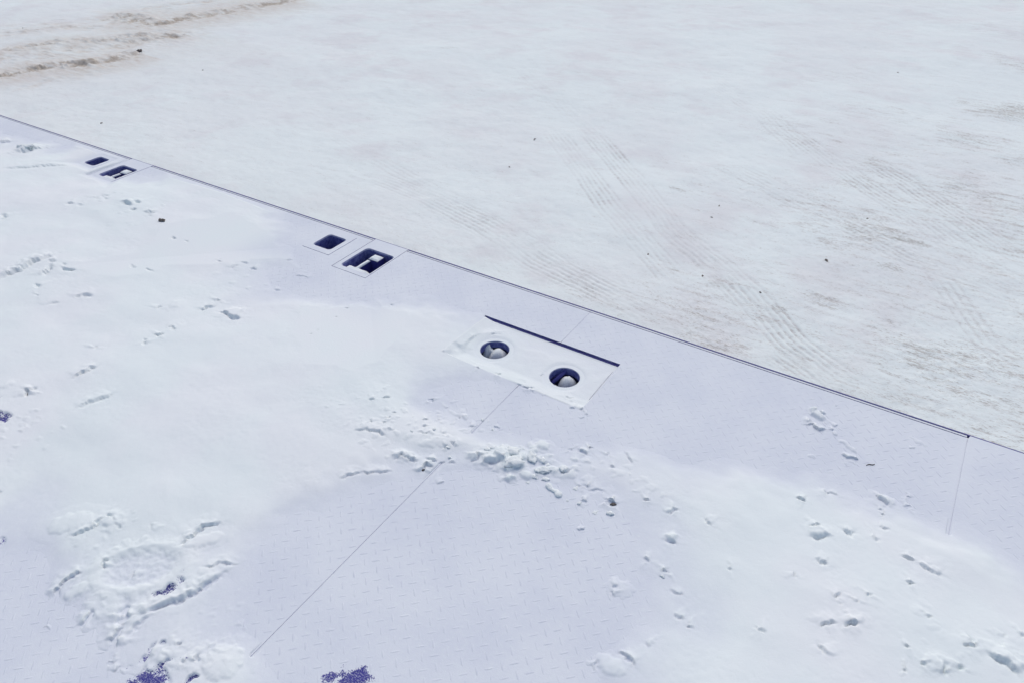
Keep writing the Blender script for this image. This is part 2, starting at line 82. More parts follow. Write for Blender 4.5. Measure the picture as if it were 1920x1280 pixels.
# ------------------------------------------------------------------ materials
def mat(name):
    m = bpy.data.materials.new(name); m.use_nodes = True
    nt = m.node_tree; p = nt.nodes['Principled BSDF']
    return m, nt, p
def N(nt, t, **kw):
    n = nt.nodes.new(t)
    for k, v in kw.items(): setattr(n, k, v)
    return n
def noise(nt, scale, detail=3, rough=0.5, vec=None):
    n = N(nt, 'ShaderNodeTexNoise'); n.inputs['Scale'].default_value = scale
    n.inputs['Detail'].default_value = detail; n.inputs['Roughness'].default_value = rough
    if vec: nt.links.new(vec, n.inputs['Vector'])
    return n.outputs['Fac']
def setin(nt, sock, v):
    if isinstance(v, (int, float)): sock.default_value = v
    elif isinstance(v, tuple): sock.default_value = v if len(v) == 4 else v + (1,)
    else: nt.links.new(v, sock)
def math_(nt, op, a, b=0.0, c=None):
    n = N(nt, 'ShaderNodeMath', operation=op)
    setin(nt, n.inputs[0], a); setin(nt, n.inputs[1], b)
    if c is not None: setin(nt, n.inputs[2], c)
    return n.outputs[0]
def ramp(nt, x, a, b, lo=0.0, hi=1.0):
    n = N(nt, 'ShaderNodeMapRange', interpolation_type='SMOOTHSTEP')
    setin(nt, n.inputs[0], x); setin(nt, n.inputs[1], a); setin(nt, n.inputs[2], b)
    setin(nt, n.inputs[3], lo); setin(nt, n.inputs[4], hi)
    return n.outputs[0]
def mix(nt, f, a, b):
    n = N(nt, 'ShaderNodeMix', data_type='RGBA')
    setin(nt, n.inputs[0], f); setin(nt, n.inputs[6], a); setin(nt, n.inputs[7], b)
    return n.outputs[2]
def attr(nt, name):
    n = N(nt, 'ShaderNodeAttribute'); n.attribute_name = name
    return n.outputs['Fac']
def pos(nt):
    return N(nt, 'ShaderNodeNewGeometry').outputs['Position']
def bump(nt, p, h, dist, strength=1.0):
    b = N(nt, 'ShaderNodeBump'); b.inputs['Distance'].default_value = dist; b.inputs['Strength'].default_value = strength
    nt.links.new(h, b.inputs['Height']); nt.links.new(b.outputs[0], p.inputs['Normal'])

BLUE = (0.050, 0.050, 0.25)
SNOW = (0.775, 0.855, 0.868)
FROST = (0.655, 0.690, 0.815)

def snow_family(name, steel):
    """Powder snow and frosted blue paint; where the snow is a mere dusting the blue shows through it."""
    m, nt, p = mat(name)
    P = pos(nt)
    tint = mix(nt, ramp(nt, noise(nt, 2.3, 3, .55, P), .35, .65), (0.775, 0.855, 0.868), (0.79, 0.842, 0.868))
    ftint = mix(nt, ramp(nt, noise(nt, 5.0, 5, .6, P), .3, .7), (0.655, 0.710, 0.793), (0.71, 0.765, 0.828))
    grain = noise(nt, 420.0, 3, .6, P)
    ftint = mix(nt, ramp(nt, noise(nt, 90.0, 4, .7, P), .45, .8, 0, .35), ftint, SNOW)
    if steel:
        wf = math_(nt, 'MULTIPLY', ramp(nt, noise(nt, 35, 3, .6, P), .3, .7), ramp(nt, noise(nt, 2.6, 3, .6, P), .40, .62, .15, .9))
        col = mix(nt, math_(nt, 'MULTIPLY', attr(nt, 'worn'), wf), ftint, (0.47, 0.51, 0.63))
    else: col = mix(nt, ramp(nt, attr(nt, 'thick'), -0.001, 0.013), ftint, tint)
    bare = attr(nt, 'bare')
    # speckled edge: fine powder clings in grains over the wiped paint
    g2 = math_(nt, 'ADD', math_(nt, 'MULTIPLY', noise(nt, 260.0, 3, .6, P), 1.3), math_(nt, 'MULTIPLY', noise(nt, 55.0, 4, .65, P), .9))
    g2 = math_(nt, 'SUBTRACT', g2, .62)
    mask = ramp(nt, math_(nt, 'SUBTRACT', math_(nt, 'ADD', bare, g2), 1.0), -0.09, 0.10)
    mask = math_(nt, 'MULTIPLY', mask, ramp(nt, bare, .02, .15))
    paint = mix(nt, ramp(nt, noise(nt, 30.0, 3, .5, P), .3, .7), BLUE, (0.065, 0.062, 0.29))
    if steel:
        nz = N(nt, 'ShaderNodeSeparateXYZ'); nt.links.new(N(nt, 'ShaderNodeNewGeometry').outputs['True Normal'], nz.inputs[0])
        up = ramp(nt, nz.outputs[2], .25, .75)
        packed = attr(nt, 'packed')
        col = mix(nt, packed, col, tint)
        paint = mix(nt, math_(nt, 'MULTIPLY', math_(nt, 'SUBTRACT', 1.0, ramp(nt, attr(nt, 'bare'), .0, .1)), ramp(nt, noise(nt, 60.0, 5, .7, P), .30, .72, .10, .60)), paint, (.36, .40, .66))  # side faces get a pale frost tone to brighten walls lying in shade
        col = mix(nt, up, paint, col)
    cling = ramp(nt, noise(nt, 330.0, 4, .75, P), .50, .64, 0, .75)
    mask = math_(nt, 'MULTIPLY', mask, math_(nt, 'SUBTRACT', 1.0, math_(nt, 'MULTIPLY', cling, ramp(nt, bare, .75, 1.05, 1.0, .45))))
    col = mix(nt, mask, col, paint)
    nt.links.new(col, p.inputs['Base Color'])
    p.inputs['Roughness'].default_value = 0.85
    p.inputs['Specular IOR Level'].default_value = 0.12
    h = math_(nt, 'ADD', grain, math_(nt, 'MULTIPLY', noise(nt, 110.0, 4, .6, P), 1.2))
    bump(nt, p, h, 0.0007 if not steel else 0.0006, .55)
    return m
M_SNOW = snow_family('powder_snow', False)
M_STEEL = snow_family('frosted_blue_steel', True)

def paint_mat(name, a, b, rough):
    m, nt, p = mat(name); P = pos(nt)
    c = mix(nt, ramp(nt, noise(nt, 25, 4, .6, P), .3, .7), a, b)
    c = mix(nt, ramp(nt, noise(nt, 160, 4, .7, P), .60, .75, 0, .35), c, (0.4, .43, .5))
    nt.links.new(c, p.inputs['Base Color']); p.inputs['Roughness'].default_value = rough
    bump(nt, p, noise(nt, 200, 2, .5, P), .0004, .4)
    return m
M_PAINT = paint_mat('bare_blue_paint', BLUE, (0.06, 0.06, 0.28), .5)
M_DARK = paint_mat('dark_chassis_and_recess_steel', (0.012, 0.013, 0.03), (0.02, 0.02, 0.05), .6)
M_RUST = paint_mat('red_primer_steel', (0.09, 0.02, 0.025), (0.05, 0.014, 0.03), .6)
M_DIRT_SHADE, nt, p = mat('frozen_dirt_and_shade'); P = pos(nt)
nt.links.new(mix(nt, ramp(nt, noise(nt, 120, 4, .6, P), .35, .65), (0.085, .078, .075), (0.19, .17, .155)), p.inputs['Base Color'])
p.inputs['Roughness'].default_value = .95  # dirt clods, and also the crumbs that stand in for slit shade
M_TWIG, nt, p = mat('dark_rubber'); P = pos(nt)
nt.links.new(mix(nt, noise(nt, 90, 3, .6, P), (0.02, .02, .022), (0.07, .065, .06)), p.inputs['Base Color'])
p.inputs['Roughness'].default_value = .9
M_CLUMP, nt, p = mat('packed_snow'); P = pos(nt)
nt.links.new(mix(nt, noise(nt, 14, 4, .6, P), (0.78, .85, .86), (0.75, .81, .83)), p.inputs['Base Color'])
p.inputs['Roughness'].default_value = .85; p.inputs['Specular IOR Level'].default_value = .12
bump(nt, p, noise(nt, 160, 4, .65, P), .0025, .6)

M_GROUND, nt, p = mat('trampled_snow_ground'); P = pos(nt)
base = mix(nt, ramp(nt, noise(nt, .75, 6, .62, P), .40, .60), (0.78, .862, .868), (0.765, .828, .84))
base = mix(nt, ramp(nt, noise(nt, 1.6, 5, .6, P), .48, .70, 0, .75), base, (0.725, .755, .775))
mp = N(nt, 'ShaderNodeMapping'); mp.inputs['Rotation'].default_value = (0, 0, math.radians(-32)); mp.inputs['Scale'].default_value = (1, 3.2, 1)
nt.links.new(P, mp.inputs['Vector'])
st = noise(nt, 9.0, 6, .68, mp.outputs[0])
base = mix(nt, ramp(nt, st, .55, .78, 0, .4), base, (0.69, .70, .71))
base = mix(nt, ramp(nt, noise(nt, 22, 5, .7, mp.outputs[0]), .60, .76, 0, .35), base, (0.62, .61, .62))
fine = noise(nt, 48, 5, .72, mp.outputs[0])
base = mix(nt, ramp(nt, fine, .56, .72, 0, .30), base, (0.60, .60, .60))
groove = attr(nt, 'groove')
base = mix(nt, math_(nt, 'MULTIPLY', groove, ramp(nt, noise(nt, 14, 4, .7, P), .38, .62, .15, .9)), base, (0.42, .415, .415))
grey = attr(nt, 'grey')
gn = math_(nt, 'ADD', math_(nt, 'MULTIPLY', fine, .7), math_(nt, 'MULTIPLY', noise(nt, 11, 5, .7, mp.outputs[0]), .5))
mp3 = N(nt, 'ShaderNodeMapping'); mp3.inputs['Rotation'].default_value = (0, 0, math.radians(-35)); mp3.inputs['Scale'].default_value = (1.1, 5, 1)
nt.links.new(P, mp3.inputs['Vector'])
streak = noise(nt, 4.2, 7, .7, mp3.outputs[0])
base = mix(nt, math_(nt, 'MULTIPLY', ramp(nt, streak, .50, .68, 0, .45), ramp(nt, grey, .1, .6, .12, 1)), base, (0.61, .61, .605))
gn = math_(nt, 'ADD', math_(nt, 'MULTIPLY', math_(nt, 'SUBTRACT', fine, .5), 1.5), math_(nt, 'ADD', math_(nt, 'MULTIPLY', math_(nt, 'SUBTRACT', streak, .5), .8), .5))
gm = ramp(nt, math_(nt, 'ADD', math_(nt, 'MULTIPLY', grey, .34), gn), .70, .96, 0, .75)
gm = math_(nt, 'MULTIPLY', gm, ramp(nt, grey, .02, .2))
base = mix(nt, gm, base, mix(nt, noise(nt, 3, 2, .5, P), (0.36, .375, .35), (0.42, .40, .375)))
sand = attr(nt, 'sand')
mp2 = N(nt, 'ShaderNodeMapping'); mp2.inputs['Rotation'].default_value = (0, 0, math.radians(-38)); mp2.inputs['Scale'].default_value = (1, 3.0, 1)
nt.links.new(P, mp2.inputs['Vector'])
sn = noise(nt, 5.5, 8, .74, mp2.outputs[0])
base = mix(nt, math_(nt, 'MULTIPLY', ramp(nt, sand, .0, .5, 0, .95), ramp(nt, sn, .3, .7, .4, 1)), base, (0.62, .59, .54))
sm = ramp(nt, math_(nt, 'ADD', math_(nt, 'MULTIPLY', sand, .48), sn), .74, 1.06, 0, .75)
sm = math_(nt, 'MULTIPLY', sm, ramp(nt, sand, .02, .25))
base = mix(nt, sm, base, mix(nt, ramp(nt, noise(nt, 30, 4, .7, P), .4, .6), (0.50, .45, .385), (0.33, .28, .22)))
nt.links.new(base, p.inputs['Base Color'])
p.inputs['Roughness'].default_value = .9; p.inputs['Specular IOR Level'].default_value = .1
h = math_(nt, 'ADD', math_(nt, 'MULTIPLY', noise(nt, 26, 5, .68, P), 1.0), math_(nt, 'MULTIPLY', fine, .9))
bump(nt, p, h, .006, .45)

# ------------------------------------------------------------------ helpers
col = scene.collection
def link(name, me, m, parent=None):
    o = bpy.data.objects.new(name, me)
    if m and not me.materials: me.materials.append(m)
    col.objects.link(o)
    if parent: o.parent = parent
    return o
def thing(name, label, cat, loc=(0, 0, 0), group=None):
    o = bpy.data.objects.new(name, None); col.objects.link(o); o.location = loc
    o.empty_display_size = .1
    tag(o, label, cat, group); return o
def tag(o, label=None, cat=None, group=None, kind=None):
    if label: o['label'] = label
    if cat: o['category'] = cat
    if group: o['group'] = group
    if kind: o['kind'] = kind
    return o
def mesh_np(name, V, Fq):
    me = bpy.data.meshes.new(name)
    V = np.asarray(V, np.float32); Fq = np.asarray(Fq, np.int32)
    k = Fq.shape[1]
    me.vertices.add(len(V)); me.vertices.foreach_set('co', V.ravel())
    me.loops.add(Fq.size); me.loops.foreach_set('vertex_index', Fq.ravel())
    me.polygons.add(len(Fq)); me.polygons.foreach_set('loop_start', np.arange(0, Fq.size, k, dtype=np.int32))
    me.polygons.foreach_set('loop_total', np.full(len(Fq), k, np.int32))
    me.update(calc_edges=True)
    return me
def add_attr(me, name, vals):
    a = me.attributes.new(name, 'FLOAT', 'POINT'); a.data.foreach_set('value', np.asarray(vals, np.float32).ravel())
def smooth(me):
    me.polygons.foreach_set('use_smooth', np.ones(len(me.polygons), bool))
def box(bm, x0, x1, y0, y1, z0, z1):
    v = [bm.verts.new(c) for c in ((x0,y0,z0),(x1,y0,z0),(x1,y1,z0),(x0,y1,z0),(x0,y0,z1),(x1,y0,z1),(x1,y1,z1),(x0,y1,z1))]
    for f in ((3,2,1,0),(4,5,6,7),(0,1,5,4),(1,2,6,5),(2,3,7,6),(3,0,4,7)): bm.faces.new([v[i] for i in f])
def bm_obj(name, bm, m, parent=None, bevel=0.0):
    if bevel:
        bmesh.ops.bevel(bm, geom=list(bm.edges), offset=bevel, segments=2, affect='EDGES')
    bmesh.ops.recalc_face_normals(bm, faces=list(bm.faces))
    me = bpy.data.meshes.new(name); bm.to_mesh(me); bm.free()
    return link(name, me, m, parent)
def boxes(name, bs, m, parent=None, bevel=0.0):
    bm = bmesh.new()
    for b in bs: box(bm, *b)
    return bm_obj(name, bm, m, parent, bevel)
def ring_mesh(bm, rect, inner, ztop, thick, wall=None, cham=.0035, cdep=.006):
    """Plate 'rect' with a hole bounded by 'inner' (list of xy, ccw); wall = depth of the hole's side."""
    x0, x1, y0, y1 = rect
    cx = sum(p[0] for p in inner)/len(inner); cy = sum(p[1] for p in inner)/len(inner)
    pts = list(inner)
    angs = [math.atan2(p[1]-cy, p[0]-cx) for p in pts]
    # insert the inner points that face the four corners
    for qx, qy in ((x0,y0),(x1,y0),(x1,y1),(x0,y1)):
        a = math.atan2(qy-cy, qx-cx)
        k = min(range(len(pts)), key=lambda i: abs(math.atan2(math.sin(angs[i]-a), math.cos(angs[i]-a))))
        angs[k] = a
    outer = []
    for a in angs:
        c, s = math.cos(a), math.sin(a)
        t = min((( x1-cx)/c if c > 1e-9 else ((x0-cx)/c if c < -1e-9 else 1e9)), ((y1-cy)/s if s > 1e-9 else ((y0-cy)/s if s < -1e-9 else 1e9)))
        outer.append((cx+c*t, cy+s*t))
    n = len(pts)
    wall = wall or thick
    it = [bm.verts.new((x, y, ztop)) for x, y in pts]; ot = [bm.verts.new((x, y, ztop)) for x, y in outer]
    ic = [bm.verts.new((x+(cx-x)/math.dist((x, y), (cx, cy))*cham, y+(cy-y)/math.dist((x, y), (cx, cy))*cham, ztop-cdep)) for x, y in pts]
    ib = [bm.verts.new((v.co.x, v.co.y, ztop-wall)) for v in ic]; ob = [bm.verts.new((x, y, ztop-thick)) for x, y in outer]
    for i in range(n):
        j = (i+1) % n
        bm.faces.new((it[i], ot[i], ot[j], it[j]))
        bm.faces.new((it[j], ic[j], ic[i], it[i]))
        bm.faces.new((ic[j], ib[j], ib[i], ic[i]))
        bm.faces.new((ot[i], ob[i], ob[j], ot[j]))
def rrect(x0, x1, y0, y1, r, seg=6):
    out = []
    for cx, cy, a0 in ((x1-r, y1-r, 0), (x0+r, y1-r, 90), (x0+r, y0+r, 180), (x1-r, y0+r, 270)):
        for k in range(seg+1):
            a = math.radians(a0 + 90*k/seg); out.append((cx+r*math.cos(a), cy+r*math.sin(a)))
    return out
def circle(cx, cy, r, n=48):
    return [(cx+r*math.cos(2*math.pi*k/n), cy+r*math.sin(2*math.pi*k/n)) for k in range(n)]

# ------------------------------------------------------------------ layout of the deck
DECK_Y0, DECK_Y1 = -2.62, 0.0
DECK_X0, DECK_X1 = -9.6, 3.4
LIP = 0.0135                                     # outer edge of the side rail
SEAM1, SEAM2 = -0.983, 0.272
HATCH = (-1.302, -0.754, -0.492, -0.227)
HOLES = ((-1.165, -0.3685, .052), (-0.882, -0.371, .052))
SQ = ((-2.298, -2.141, -0.199, -0.024), (-4.082, -3.936, -0.190, -0.024))            # flanged square pockets
SQO = ((-2.272, -2.166, -0.167, -0.057), (-4.054, -3.958, -0.160, -0.060))
BL = ((-2.0615, -1.876, -0.258, LIP), (-3.8625, -3.676, -0.250, LIP))                  # lashing pocket blocks
BLO = ((-2.040, -1.880-.002, -0.234, -0.064), (-3.828, -3.690, -0.215, -0.066))

def grid_axis(a, b, f):
    out = [a]
    while out[-1] < b: out.append(out[-1] + f(out[-1]))
    out[-1] = b
    return np.array(out)
def seg_dist(X, Y, p, q):
    """distance to a segment, how far along it, and which side (positive towards the outer edge)"""
    dx, dy = q[0]-p[0], q[1]-p[1]; L2 = dx*dx+dy*dy+1e-12
    t = np.clip(((X-p[0])*dx + (Y-p[1])*dy)/L2, 0, 1)
    ex, ey = X-(p[0]+t*dx), Y-(p[1]+t*dy)
    nx, ny = -dy, dx
    if nx*-.557 + ny*.83 < 0: nx, ny = -nx, -ny
    return np.hypot(ex, ey), t, np.sign(ex*nx + ey*ny)
def poly_eval(X, Y, pts):
    D = np.full(X.shape, 1e9); S = np.ones(X.shape); T = np.zeros(X.shape)
    ls = [math.dist(a, b) for a, b in zip(pts, pts[1:])]; tot = sum(ls) + 1e-9; acc = 0
    for (a, b), l in zip(zip(pts, pts[1:]), ls):
        d, t, s = seg_dist(X, Y, a, b)
        k = d < D
        D = np.where(k, d, D); S = np.where(k, s, S); T = np.where(k, (acc + t*l)/tot, T)
        acc += l
    return D, S, T
def in_poly_dist(X, Y, poly):
    """signed distance, positive inside"""
    D = np.full(X.shape, 1e9); ins = np.zeros(X.shape, bool); n = len(poly)
    for i in range(n):
        a, b = poly[i], poly[(i+1) % n]
        d, _, _ = seg_dist(X, Y, a, b); D = np.minimum(D, d)
        c = ((a[1] > Y) != (b[1] > Y)) & (X < (b[0]-a[0])*(Y-a[1])/((b[1]-a[1]) + 1e-12) + a[0])
        ins ^= c
    return np.where(ins, D, -D)
def window(xs, ys, x0, x1, y0, y1):
    i0, i1 = np.searchsorted(xs, x0), np.searchsorted(xs, x1); j0, j1 = np.searchsorted(ys, y0), np.searchsorted(ys, y1)
    return (slice(j0, j1), slice(i0, i1)) if i1 > i0+1 and j1 > j0+1 else None
def bare_field(X, Y):
    B = np.zeros(X.shape)
    wx = X + .012*gnoise(X*35, Y*35); wy = Y + .012*gnoise(X*35+50, Y*35)
    for cx, cy, rx, ry, an, s in BARE:
        c, sn = math.cos(an), math.sin(an)
        u = ((wx-cx)*c + (wy-cy)*sn)/rx; v = (-(wx-cx)*sn + (wy-cy)*c)/max(ry, .006)
        B = np.maximum(B, s*.95*(1 - sstep(.15, 1.7, np.hypot(u, v))))
    return B*(1 + .35*fbm(X, Y, 60, 3, .6))

# ------------------------------------------------------------------ ground sheet with ruts and tyre tracks
def build_ground():
    fx = lambda x: .0085 + .0042*max(0, -2.0-x) + .01*max(0, x-1.2) + .05*max(0, -16-x) + .05*max(0, x-3)
    fy = lambda y: .0085 + .0032*max(0, y-1.3) + .05*max(0, y-15) if y > 1.05 else .01 + .10*(1.1-y)
    left = grid_axis(-160, 160, fx)
    xs = left
    ys = grid_axis(-90, 190, fy)
    X, Y = np.meshgrid(xs, ys)
    near = (1 - sstep(16, 30, np.hypot(X, Y)))
    Zs = .035*fbm(X, Y, .22, 3) + .012*fbm(X, Y, 1.3, 4) + near*(.0014*fbm(X+3, Y, 6, 5, .65))
    # scuffed lines left by wheels all over the yard
    c, s = math.cos(math.radians(-33)), math.sin(math.radians(-33))
    U, V = X*c + Y*s, -X*s + Y*c
    scuff = fbm(U*.8, V*3.2, 4.5, 4, .62)
    Zs += near*.0008*scuff
    groove = np.zeros(X.shape)
    wx = X + .010*fbm(X, Y, 1.7, 2); wy = Y + .010*fbm(X+31, Y, 1.7, 2)
    for pts, n, w, st in GTRACKS:
        xa = [q[0] for q in pts]; ya = [q[1] for q in pts]
        wd = window(xs, ys, min(xa)-w, max(xa)+w, min(ya)-w, max(ya)+w)
        if not wd: continue
        D, S, T = poly_eval(wx[wd], wy[wd], pts)
        sd_ = D*S; ins = 1 - sstep(w*.42, w*.5, D)
        fade = sstep(0, .12, T)*(1-sstep(.88, 1, T)) * (.35 + .9*sstep(-.3, .45, fbm(X[wd]+5, Y[wd], 1.4, 3)))
        n = n*1.25
        prof = np.cos(2*np.pi*n*sd_/w)                           # ribs of the tread
        tooth = .8 + .2*np.cos(2*np.pi*T*sum(math.dist(a, b) for a, b in zip(pts, pts[1:]))/.055 + 3*np.sign(prof))
        g = st*ins*fade
        Zs[wd] += g*(-.002 + .0028*prof*tooth)
        groove[wd] = np.maximum(groove[wd], g*np.clip(-prof, 0, 1)**1.5*tooth)
    sand = np.zeros(X.shape)
    for pts, w, st in SANDRUTS:
        xa = [q[0] for q in pts]; ya = [q[1] for q in pts]
        wd = window(xs, ys, min(xa)-6*w, max(xa)+6*w, min(ya)-6*w, max(ya)+6*w)
        if not wd: continue
        D, S, T = poly_eval(wx[wd], wy[wd], pts)
        e = sstep(0, .1, T)*(1-sstep(.85, 1, T))
        rag = np.clip(.5 + 1.1*fbm(X[wd], Y[wd]+9, 3.0, 4, .6), 0, 1.4)
        sand[wd] = np.maximum(sand[wd], st*e*(.75*np.exp(-(D/(w*.8))**2)*rag + .50*np.exp(-(D/(w*4.5))**2)))
        Zs[wd] += st*e*rag*(-.02*np.exp(-(D/(w*.55))**2) + .028*np.exp(-((D*S-w*.9)/(w*.45))**2))
        crumb = np.clip(fbm(X[wd], Y[wd], 11, 3, .6)-.1, 0, 1)
        Zs[wd] += st*e*.035*crumb*np.exp(-(D/(w*1.2))**2)
    grey = np.zeros(X.shape)
    for cx, cy, rx, ry, an, st in GPATCH:
        c, s = math.cos(an), math.sin(an)
        d = np.hypot(((X-cx)*c+(Y-cy)*s)/rx, (-(X-cx)*s+(Y-cy)*c)/ry) + .35*fbm(X, Y, 2.2, 3)
        grey = np.maximum(grey, st*(1-sstep(.3, 1.5, d)))
    grey = np.maximum(grey, .42*sstep(-3.0, .3, X + .8*fbm(X, Y, .8, 3))*(1-sstep(3, 10, Y)))
    grey = grey + .55*np.clip(fbm(X+2, Y, 1.0, 4, .55)-.05, 0, .7)*sstep(-3.5, -.5, X)*(1-sstep(5, 12, Y))
    grey = np.clip(np.maximum(grey, .16), 0, 1)
    Zs += near*.004*grey*fbm(X, Y, 22, 3, .6)
    ny, nx = X.shape
    V = np.stack([X, Y, Zs + GZ], -1).reshape(-1, 3)
    i = np.arange(nx*ny).reshape(ny, nx)
    Fq = np.stack([i[:-1, :-1], i[:-1, 1:], i[1:, 1:], i[1:, :-1]], -1).reshape(-1, 4)
    me = mesh_np('snowy_ground', V, Fq); smooth(me)
    add_attr(me, 'groove', groove); add_attr(me, 'sand', sand); add_attr(me, 'grey', grey)
    o = link('snowy_ground', me, M_GROUND)
    tag(o, 'trampled snowy yard with tyre tracks and sandy ruts', None, None, 'structure')
    return xs, ys, Zs
gxs, gys, GZs = build_ground()
def ground_z(x, y):
    return GZ + float(GZs[min(len(gys)-1, np.searchsorted(gys, y)), min(len(gxs)-1, np.searchsorted(gxs, x))])

# ------------------------------------------------------------------ the trailer
trailer = thing('flatbed_trailer', 'blue steel flatbed trailer whose checker plate deck is buried in snow', 'trailer', (0, 0, GZ))
def P_(o):                                        # parent to the trailer while keeping deck coordinates
    o.parent = trailer; o.location = (0, 0, -GZ); return o

def plate(name, rects, label=None):
    """checker plate sheet made of rectangular fields, 8 mm thick, top at z = 0"""
    Vs, Fs, Bs = [], [], []; base = 0
    for x0, x1, y0, y1 in rects:
        st = .01 if (x0 < .5 and x1 > -2.6 and y0 < -1.1) else .05
        xs = np.linspace(x0, x1, max(2, int((x1-x0)/st)+1)); ys = np.linspace(y0, y1, max(2, int((y1-y0)/st)+1))
        X, Y = np.meshgrid(xs, ys); ny, nx = X.shape
        V = np.stack([X, Y, np.zeros(X.shape)], -1).reshape(-1, 3); i = np.arange(nx*ny).reshape(ny, nx) + base
        F = np.stack([i[:-1, :-1], i[:-1, 1:], i[1:, 1:], i[1:, :-1]], -1).reshape(-1, 4)
        Bs.append(bare_field(X, Y).ravel()); Vs.append(V); Fs.append(F); base += len(V)
        # side walls
        c = np.array([(x0,y0,0),(x1,y0,0),(x1,y1,0),(x0,y1,0),(x0,y0,-.008),(x1,y0,-.008),(x1,y1,-.008),(x0,y1,-.008)], float)
        Vs.append(c); Fs.append(np.array([(0,4,5,1),(1,5,6,2),(2,6,7,3),(3,7,4,0),(4,7,6,5)]) + base); Bs.append(np.zeros(8)); base += 8
    me = mesh_np(name, np.concatenate(Vs), np.concatenate(Fs)); add_attr(me, 'bare', np.concatenate(Bs))
    o = P_(link(name, me, M_STEEL))
    if label: o['label'] = label
    return o
g = .0009
hx0, hx1, hy0, hy1 = HATCH[0]-.004, HATCH[1]+.0035, HATCH[2]-.003, HATCH[3]+.0055
s0, s1 = SQ; b0, b1 = [(q[0]-.0028, q[1], q[2], q[3]) for q in BL]
plate('deck_plate', [
    (DECK_X0, s1[0]-g, s1[2]-g, 0), (s1[0]-g, s1[1]+g, s1[3]+g, 0), (s1[1]+g, b1[0]-g, s1[2]-g, 0),
    (DECK_X0, b1[0]-g, b1[2]-g, s1[2]-g), (b1[1]+g, s0[0]-g, b1[2]-g, 0), 
    (s0[0]-g, s0[1]+g, s0[3]+g, 0), (s0[0]-g, s0[1]+g, b1[2]-g, s0[2]-g), (s0[1]+g, b0[0]-g, b1[2]-g, 0),
    (b0[1]+g, SEAM1-g, hy1, 0), (b0[1]+g, hx0, b0[2]-g, hy1),
    (DECK_X0, b0[0]-g, b0[2]-g, b1[2]-g), (DECK_X0, hx0, hy0, b0[2]-g), (DECK_X0, SEAM1-g, DECK_Y0, hy0)], 'snow buried checker plate left of the seam')
plate('deck_plate', [(SEAM1+g, SEAM2-g, hy1, 0), (hx1, SEAM2-g, hy0, hy1), (SEAM1+g, SEAM2-g, DECK_Y0, hy0)], 'frosted checker plate between the two seams')
# right hand plate: its outer corner is rounded and reaches the rail's edge
bm = bmesh.new()
r = .006
loop = [(SEAM2+g, -.03)] + [(SEAM2+g + r*(1-math.cos(a)), -.03 + (LIP+.03)*math.sin(a)) for a in (math.radians(k*15) for k in range(1, 7))] + [(DECK_X1, LIP), (DECK_X1, DECK_Y0), (SEAM2+g, DECK_Y0)]
t_ = [bm.verts.new((x, y, 0)) for x, y in loop]; b_ = [bm.verts.new((x, y, -.008)) for x, y in loop]
bm.faces.new(t_); bm.faces.new(b_[::-1])
for i in range(len(loop)): bm.faces.new((t_[i], b_[i], b_[(i+1) % len(loop)], t_[(i+1) % len(loop)]))
o = P_(bm_obj('deck_plate', bm, M_STEEL)); o['label'] = 'frosted checker plate right of the last seam'

# raised treads of the checker plate
def in_rect(x, y, r, m): return r[0]-m < x < r[1]+m and r[2]-m < y < r[3]+m
THINP = [np.array(t) for t in THIN]
def treads():
    Vs, Fs = [], []; k = 0
    pts = []
    for i in range(-128, 56):
        for j in range(-66, 0):
            pts.append((i*.04-.018, j*.04-.001, -1)); pts.append((i*.04+.002, j*.04+.019-.001, 1))
    A = np.array(pts)
    keep = np.zeros(len(A), bool)
    for t in THIN: keep |= in_poly_dist(A[:, 0], A[:, 1], t) > -.12
    for cx, cy, rx, ry, an, s in BARE: keep |= np.hypot(A[:, 0]-cx, A[:, 1]-cy) < max(rx, ry)+.04
    keep &= (A[:, 1] < -.018)
    for x, y, s in A[keep]:
        if any(in_rect(x, y, q, .014) for q in (HATCH, BL[0], BL[1], SQ[0], SQ[1])): continue
        if abs(x-SEAM1) < .013 or abs(x-SEAM2) < .013: continue
        L, w, h = .0145*rnd.uniform(.92, 1.06), .0028, .0006*rnd.uniform(.5, 1.2)
        c = math.sqrt(.5); ux, uy = c, s*c; vx, vy = -s*c, c
        P0 = [(L,0,-.0002),(L*.55,w,-.0002),(-L*.55,w,-.0002),(-L,0,-.0002),(-L*.55,-w,-.0002),(L*.55,-w,-.0002),
              (L*.66,0,h*.8),(L*.4,w*.42,h),(-L*.4,w*.42,h),(-L*.66,0,h*.8),(-L*.4,-w*.42,h),(L*.4,-w*.42,h)]
        Vs += [(x+a*ux+b*vx, y+a*uy+b*vy, z) for a, b, z in P0]
        Fs += [(k+i, k+(i+1) % 6, k+6+(i+1) % 6, k+6+i) for i in range(6)] + [(k+6, k+7, k+10, k+11), (k+7, k+8, k+9, k+10)]
        k += 12
    me = mesh_np('tread_pattern', Vs, Fs)
    V = np.array(Vs); b = bare_field(V[:, 0], V[:, 1]); top = V[:, 2] > .001
    add_attr(me, 'bare', b); add_attr(me, 'worn', np.where(top, .75, .35))
    o = P_(link('tread_pattern', me, M_STEEL)); o['kind'] = 'stuff'
treads()

